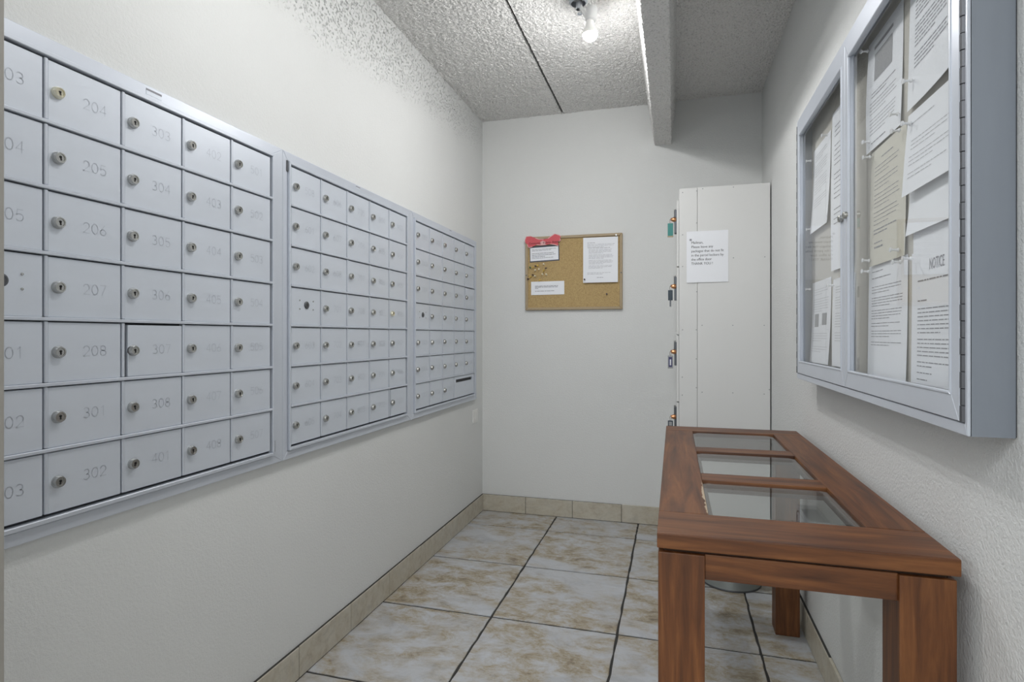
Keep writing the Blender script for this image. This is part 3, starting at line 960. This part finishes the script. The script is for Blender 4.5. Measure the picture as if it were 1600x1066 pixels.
# note taped on the locker
sh = Sheet((0.064, LY0 - 0.0022, 1.413), (1, 0, 0.002), V, 0.209, 0.272, lambda a, b: 0.004 * (1 - b) ** 3 * (0.4 + 0.6 * (1 - a)))
fs = 0.0185
fit_ = 0.775 * 0.209 / max(x for x, y in text_tris('packages that do not fit', fs)[0])
tx = [(s_, 0.115, b, fs, fit_) for s_, b in (('Mailman,', 0.755), ('Please leave any', 0.672), ('packages that do not fit', 0.590), ('in the parcel lockers by', 0.508), ('the office door', 0.427), ('THANK YOU !', 0.345))]
nt = paper('taped_note', 'white printed note to the mailman stuck on the parcel locker', 'paper', sh, texts=tx, ink=M_black)
mb = MB()
for a in range(5):
    an = a * math.pi / 5 + 0.3
    d = Vector((math.cos(an), math.sin(an))) * 0.007; q = Vector((-d.y, d.x)).normalized() * 0.0008
    c = Vector((0.085, 1.640))
    mb.quad([(p.x, LY0 - 0.0032, p.y) for p in (c - d - q, c + d - q, c + d + q, c - d + q)])
build('doodle_print', mb, M_ink, nt)

# ------------------------------------------------------------------ console table with three glass panes
TX0, TX1, TY0, TY1, TZ = -0.031, 0.457, 1.112, 2.445, 0.760
t = thing('console_table', 'brown wooden console table with three glass panes in its top', 'table', ((TX0 + TX1) / 2, (TY0 + TY1) / 2, 0))
gx0, gx1 = 0.069, 0.358
gys = [(1.252, 1.551), (1.630, 1.936), (2.010, 2.336)]
tt = 0.029
# top: two long stiles and four rails
def wbox(name, a, m, bev=0.003, parent=t):
    return build(name, bx(*a), m, parent, bevel=bev, seg=2)
wbox('top_rail', (TX0, TX1, TY0, gys[0][0], TZ - tt, TZ), M_wx)
wbox('top_rail', (TX0, TX1, gys[2][1], TY1, TZ - tt, TZ), M_wx)
wbox('top_stile', (TX0, gx0, gys[0][0] + 0.0003, gys[2][1] - 0.0003, TZ - tt, TZ), M_wy)
wbox('top_stile', (gx1, TX1, gys[0][0] + 0.0003, gys[2][1] - 0.0003, TZ - tt, TZ), M_wy)
wbox('top_rail', (gx0 + 0.0002, gx1 - 0.0002, gys[0][1], gys[1][0], TZ - tt, TZ - 0.0003), M_wx, 0.002)
wbox('top_rail', (gx0 + 0.0002, gx1 - 0.0002, gys[1][1], gys[2][0], TZ - tt, TZ - 0.0003), M_wx, 0.002)
for a, b in gys:
    # rebate ledge and bevelled glass pane
    mb = MB()
    o = (gx0, gx1, a, b)
    led = 0.010
    z0, z1 = TZ - tt, TZ - 0.0112
    mb.box(gx0, gx0 + led, a, b, z0, z1); mb.box(gx1 - led, gx1, a, b, z0, z1)
    mb.box(gx0 + led, gx1 - led, a, a + led, z0, z1); mb.box(gx0 + led, gx1 - led, b - led, b, z0, z1)
    build('pane_ledge', mb, M_wgap, t)
    mb = MB()
    e = 0.0012; bv = 0.020
    x0, x1, y0, y1 = gx0 + e, gx1 - e, a + e, b - e
    zl, zm, zh = TZ - 0.0110, TZ - 0.0060, TZ - 0.0040
    V0 = [(x0, y0, zl), (x1, y0, zl), (x1, y1, zl), (x0, y1, zl)]
    V1 = [(x0, y0, zm), (x1, y0, zm), (x1, y1, zm), (x0, y1, zm)]
    V2 = [(x0 + bv, y0 + bv, zh), (x1 - bv, y0 + bv, zh), (x1 - bv, y1 - bv, zh), (x0 + bv, y1 - bv, zh)]
    mb.v = V0 + V1 + V2
    mb.f = [(3, 2, 1, 0), (8, 9, 10, 11)]
    for k in range(4):
        j = (k + 1) % 4
        mb.f += [(k, j, 4 + j, 4 + k), (4 + k, 4 + j, 8 + j, 8 + k)]
    mb.mi = [0] * len(mb.f)
    g = build('glass_pane', mb, M_glass_t, t)
    g['label'] = 'clear bevelled glass pane'
lw = 0.084
lz = 0.7225
for x0 in (TX0 + 0.002, TX1 - 0.004 - lw):
    for y0 in (TY0 + 0.006, TY1 - 0.006 - lw):
        wbox('leg', (x0, x0 + lw, y0, y0 + lw, 0.0005, lz), M_wz, 0.0025)
build('sub_frame', bx(TX0 + 0.012, TX1 - 0.014, TY0 + 0.016, TY0 + 0.05, lz - 0.002, TZ - tt + 0.001), M_wgap, t)
build('sub_frame', bx(TX0 + 0.012, TX1 - 0.014, TY1 - 0.05, TY1 - 0.016, lz - 0.002, TZ - tt + 0.001), M_wgap, t)
az0, az1 = 0.676, 0.7235
wbox('apron', (TX0 + lw + 0.002, TX1 - 0.004 - lw, TY0 + 0.012, TY0 + 0.034, az0, az1), M_wx, 0.002)
wbox('apron', (TX0 + lw + 0.002, TX1 - 0.004 - lw, TY1 - 0.034, TY1 - 0.012, az0, az1), M_wx, 0.002)
wbox('apron', (TX0 + 0.008, TX0 + 0.030, TY0 + 0.006 + lw, TY1 - 0.006 - lw, az0, az1), M_wy, 0.002)
wbox('apron', (TX1 - 0.034, TX1 - 0.012, TY0 + 0.006 + lw, TY1 - 0.006 - lw, az0, az1), M_wy, 0.002)

# ------------------------------------------------------------------ metal waste bin behind the table
t = thing('waste_bin', 'round galvanised metal waste bin on the floor under the table', 'bin', (0.250, 2.822, 0))
r = 0.132
build('body', MB().lathe([(0, 0.002), (r, 0.002), (r, 0.008), (r * 0.985, 0.012), (r * 1.03, 0.200), (r * 1.0, 0.200), (r * 0.96, 0.014), (0, 0.014)], (0.250, 2.822, 0), (0, 0, 1), 40), M_galv, t, smooth=40)
build('rim', MB().lathe([(r * 1.03, 0.194), (r * 1.055, 0.199), (r * 1.03, 0.205), (r * 1.0, 0.199), (r * 1.03, 0.194)], (0.250, 2.822, 0), (0, 0, 1), 40), M_chrome, t, smooth=60)
build('base_band', MB().lathe([(r * 0.99, 0.0), (r * 1.012, 0.001), (r * 1.012, 0.007), (r * 0.99, 0.009)], (0.250, 2.822, 0), (0, 0, 1), 40), M_hinge, t, smooth=60)

# ------------------------------------------------------------------ glazed notice cabinet on the right wall
NF = 0.424                      # front face x
NY0, NY1, NZ0, NZ1 = 1.005, 2.232, 0.980, 1.888
XBD = 0.466                     # board surface
t = thing('notice_cabinet', 'large glazed aluminium notice cabinet on the right wall', 'notice board', (XR, (NY0 + NY1) / 2, NZ0))
th = 0.012
mb = MB()
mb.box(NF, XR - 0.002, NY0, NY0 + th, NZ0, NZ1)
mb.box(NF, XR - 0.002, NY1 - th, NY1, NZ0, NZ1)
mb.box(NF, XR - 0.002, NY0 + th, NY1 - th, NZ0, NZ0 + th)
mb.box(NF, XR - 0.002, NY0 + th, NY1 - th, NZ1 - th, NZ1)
build('case', mb, M_al_case_shaded, t)
build('rear_gasket', bx(XR - 0.0025, XR - 0.0003, NY0 + 0.001, NY1 - 0.001, NZ0 + 0.001, NZ1 - 0.001), M_recess, t)
build('pin_board', bx(XBD, XR - 0.0026, NY0 + th, NY1 - th, NZ0 + th, NZ1 - th), M_board, t)
fl = 0.018
fs_ = 0.008
mb = MB(); mb.ring(NF - 0.004, NF + 0.002, (NY0, NY1, NZ0, NZ1), (NY0 + fs_, NY1 - fs_, NZ0 + fl, NZ1 - fl))
build('front_flange', mb, M_al_frame, t, bevel=0.001)
YM = 1.632
def notice_door(y0, y1, hinge_near, lock_y):
    z0, z1 = NZ0 + fl + 0.002, NZ1 - fl - 0.002
    st, rl = 0.0275, 0.040
    mb = MB()
    i = (y0 + st, y1 - st, z0 + rl, z1 - rl)
    mb.ring(NF - 0.007, NF + 0.008, (y0, y1, z0, z1), i)
    d = build('door', mb, M_al_frame, t, bevel=0.0012)
    # rounded glazing bead
    mb = MB()
    b = 0.004
    mb.ring(NF - 0.009, NF - 0.001, (i[0] - 0.002, i[1] + 0.002, i[2] - 0.002, i[3] + 0.002), (i[0] + b, i[1] - b, i[2] + b, i[3] - b))
    build('glazing_bead', mb, M_al_frame, d, bevel=0.003, seg=3)
    g = build('glass_pane', bx(NF + 0.002, NF + 0.005, i[0] - 0.004, i[1] + 0.004, i[2] - 0.004, i[3] + 0.004), M_glass, d)
    # piano hinge: alternating knuckles
    hy = y0 - 0.0053 if hinge_near else y1 + 0.0053
    mb = MB()
    n = 34
    for k in range(n):
        za, zb = z0 + (z1 - z0) * k / n, z0 + (z1 - z0) * (k + 1) / n
        mb.lathe([(0, 0), (0.0046 if k % 2 else 0.0052, 0.0), (0.0046 if k % 2 else 0.0052, zb - za - 0.0015), (0.003, zb - za)], (NF - 0.0035, hy, za), (0, 0, 1), 8)
    build('piano_hinge', mb, M_hinge, d, smooth=40)
    lk = MB().lathe([(0.0095, 0), (0.0095, 0.007), (0.0075, 0.009), (0, 0.009)], (NF - 0.008, lock_y, 1.432), (-1, 0, 0), 16)
    k = build('lock', lk, [M_chrome, M_key], d, smooth=40)
    build('keyhole', bx(NF - 0.0175, NF - 0.0171, lock_y - 0.001, lock_y + 0.001, 1.4275, 1.4365), M_key, k)
    return d
notice_door(NY0 + fs_ + 0.0105, YM - 0.0015, True, YM - 0.024)
notice_door(YM + 0.0015, NY1 - fs_ - 0.0105, False, YM + 0.020)

# papers inside: u runs towards the camera (-y), v up, normal points to the room (-x)
def nb(yleft, yright, z0, z1, lift=0.0015, tilt=0.0, bend=None):
    return Sheet((XBD - lift, yleft, z0), (0, -1, tilt), (0, tilt, 1), yleft - yright, z1 - z0, bend)
def curl(k, side=0.0, top=0.0):
    return lambda a, b: k * (1 - b) ** 2 + side * (1 - a) ** 2 * (0.4 + 0.6 * math.sin(b * math.pi)) + top * a * a * (1 - b)
P = lambda *a, **k: paper(*a, group='papers in the notice cabinet', **k)
fullpage = lambda th=0.007: para(0.14, 0.86, 0.90, 3, 0.03, th) + para(0.14, 0.86, 0.78, 5, 0.03, th) + para(0.14, 0.86, 0.60, 6, 0.03, th) + para(0.14, 0.86, 0.38, 4, 0.03, th)
P('notice_sheet', 'plain white sheet high behind the far cabinet door, curled at its foot', 'paper', nb(2.190, 1.965, 1.480, 1.765, bend=curl(0.012)), lines=fullpage(), ink=M_ink2, seed=11)
P('notice_sheet', 'tall white sheet partly hidden by the centre stile behind the far cabinet door', 'paper', nb(1.935, 1.725, 1.325, 1.800, bend=curl(0.004, 0.006)), lines=fullpage(0.006), ink=M_ink, seed=12)
P('notice_sheet', 'white sheet with two grey pictures low behind the far cabinet door', 'paper', nb(2.205, 1.960, 1.040, 1.312, bend=curl(0.010)), lines=para(0.12, 0.88, 0.9, 3, 0.03) + para(0.1, 0.9, 0.78, 6, 0.03) + para(0.1, 0.9, 0.36, 4, 0.03) + para(0.1, 0.9, 0.2, 3, 0.03), ink=M_ink2, seed=13,
  blocks=[('picture', 0.18, 0.40, 0.44, 0.60, M_photo), ('picture', 0.58, 0.82, 0.46, 0.60, M_photo)])
P('notice_sheet', 'white text sheet low beside the centre stile behind the far cabinet door', 'paper', nb(1.930, 1.720, 1.040, 1.300, bend=curl(0.004, 0.004)), lines=fullpage(), ink=M_ink2, seed=14)
shp = nb(1.595, 1.385, 1.575, 1.842, bend=curl(0.006, 0.008))
P('notice_sheet', 'white flyer with a grey photograph at the top of the near cabinet door', 'paper', shp, lines=para(0.16, 0.84, 0.50, 2, 0.03, 0.008) + para(0.12, 0.86, 0.42, 4, 0.032) + para(0.12, 0.86, 0.27, 5, 0.032) + [(0.16, 0.7, 0.06, 0.01, 0.8)], seed=15,
  blocks=[('photograph', 0.22, 0.72, 0.60, 0.84, M_photo), ('headline', 0.2, 0.74, 0.885, 0.915, M_ink)])
P('notice_sheet', 'cream coloured letter in the middle of the near cabinet door', 'paper', nb(1.575, 1.362, 1.297, 1.572, lift=0.0035, bend=curl(0.004, 0.003)), mat=M_cream, lines=[(0.32, 0.66, 0.90, 0.008, 1)] + para(0.12, 0.82, 0.84, 3, 0.034) + para(0.12, 0.82, 0.72, 3, 0.034) + para(0.12, 0.84, 0.60, 4, 0.034) + para(0.12, 0.82, 0.45, 4, 0.034) + para(0.12, 0.82, 0.30, 2, 0.03, 0.01) + [(0.14, 0.4, 0.19, 0.01, 1), (0.14, 0.5, 0.15, 0.014, .8)], seed=16)
P('notice_sheet', 'white letter under the cream letter low in the near cabinet door', 'paper', nb(1.600, 1.360, 1.036, 1.299, lift=0.002, bend=curl(0.004, 0.002)), lines=[(0.1, 0.4, 0.94, 0.007, 1), (0.1, 0.6, 0.88, 0.008, 1)] + para(0.1, 0.9, 0.80, 3, 0.026) + para(0.1, 0.9, 0.70, 4, 0.024) + para(0.1, 0.9, 0.585, 4, 0.024) + para(0.1, 0.9, 0.47, 2, 0.026) + para(0.1, 0.9, 0.40, 3, 0.024) + para(0.1, 0.9, 0.30, 2, 0.024), seed=17)
P('notice_sheet', 'white text sheet in the top near corner of the near cabinet door', 'paper', nb(1.345, 1.130, 1.587, 1.850, bend=curl(0.006, 0.002, 0.010)), lines=fullpage(0.009), seed=18)
P('notice_sheet', 'white sheet with curled left edge below the topmost near corner sheet', 'paper', nb(1.343, 1.128, 1.412, 1.577, lift=0.0045, bend=curl(0.012, 0.006)), lines=[(0.1, 0.55, 0.86, 0.012, 1)] + para(0.12, 0.9, 0.64, 3, 0.05, 0.010) + para(0.1, 0.9, 0.45, 3, 0.05, 0.010) + para(0.1, 0.9, 0.25, 2, 0.05, 0.010), ink=M_ink2, seed=19)
P('notice_sheet', 'blank white sheet tucked under the curled sheet in the near cabinet door', 'paper', nb(1.348, 1.130, 1.333, 1.43, lift=0.0028, bend=curl(0.008)), seed=20)
P('notice_sheet', 'lower blank white sheet directly above the NOTICE sheet', 'paper', nb(1.334, 1.130, 1.296, 1.36, lift=0.0012), seed=21)
shn = nb(1.340, 1.124, 1.036, 1.296, lift=0.0015, bend=curl(0.002))
ln = [(0.14, 0.90, 0.775, 0.010, 1.0), (0.14, 0.36, 0.625, 0.009, 0.9)] + para(0.14, 0.92, 0.565, 7, 0.030, 0.007, 0.6) + para(0.14, 0.92, 0.335, 5, 0.030, 0.007, 0.8) + para(0.14, 0.92, 0.165, 2, 0.03, 0.007, 0.4) + [(0.14, 0.45, 0.085, 0.007, 1), (0.14, 0.36, 0.035, 0.007, 1)]
P('notice_sheet', 'white sheet headed NOTICE low in the near cabinet door', 'paper', shn, lines=ln, texts=[('NOTICE', 0.385, 0.845, 0.030, 0.58)], seed=22)
# push pins holding the sheets
PN = [(2.185, 1.735, 'top left of the high sheet behind the far door'), (1.972, 1.752, 'top right of the high sheet behind the far door'), (2.185, 1.500, 'foot of the high sheet behind the far door'),
      (2.198, 1.292, 'top left of the sheet with two pictures'), (1.905, 1.280, 'top of the low sheet beside the centre stile'),
      (1.572, 1.600, 'lower left corner of the photo flyer'), (1.566, 1.562, 'top left corner of the cream letter'), (1.390, 1.600, 'lower right corner of the photo flyer'), (1.380, 1.562, 'top right corner of the cream letter'),
      (1.322, 1.555, 'top left of the curled sheet'), (1.572, 1.312, 'lower left corner of the cream letter'), (1.580, 1.286, 'top left corner of the low white letter'),
      (1.385, 1.311, 'lower right corner of the cream letter'), (1.372, 1.284, 'top right corner of the low white letter'), (1.318, 1.284, 'top left corner of the NOTICE sheet'), (1.318, 1.640, 'left edge of the top corner sheet'), (1.585, 1.826, 'top left corner of the photo flyer')]
for y, z, lab in PN:
    pin('clear', (XBD - 0.006, y, z), (-1, rnd.uniform(-.15, .15), rnd.uniform(-.1, .1)), 'clear push pin at the ' + lab, 'pins in the notice cabinet')
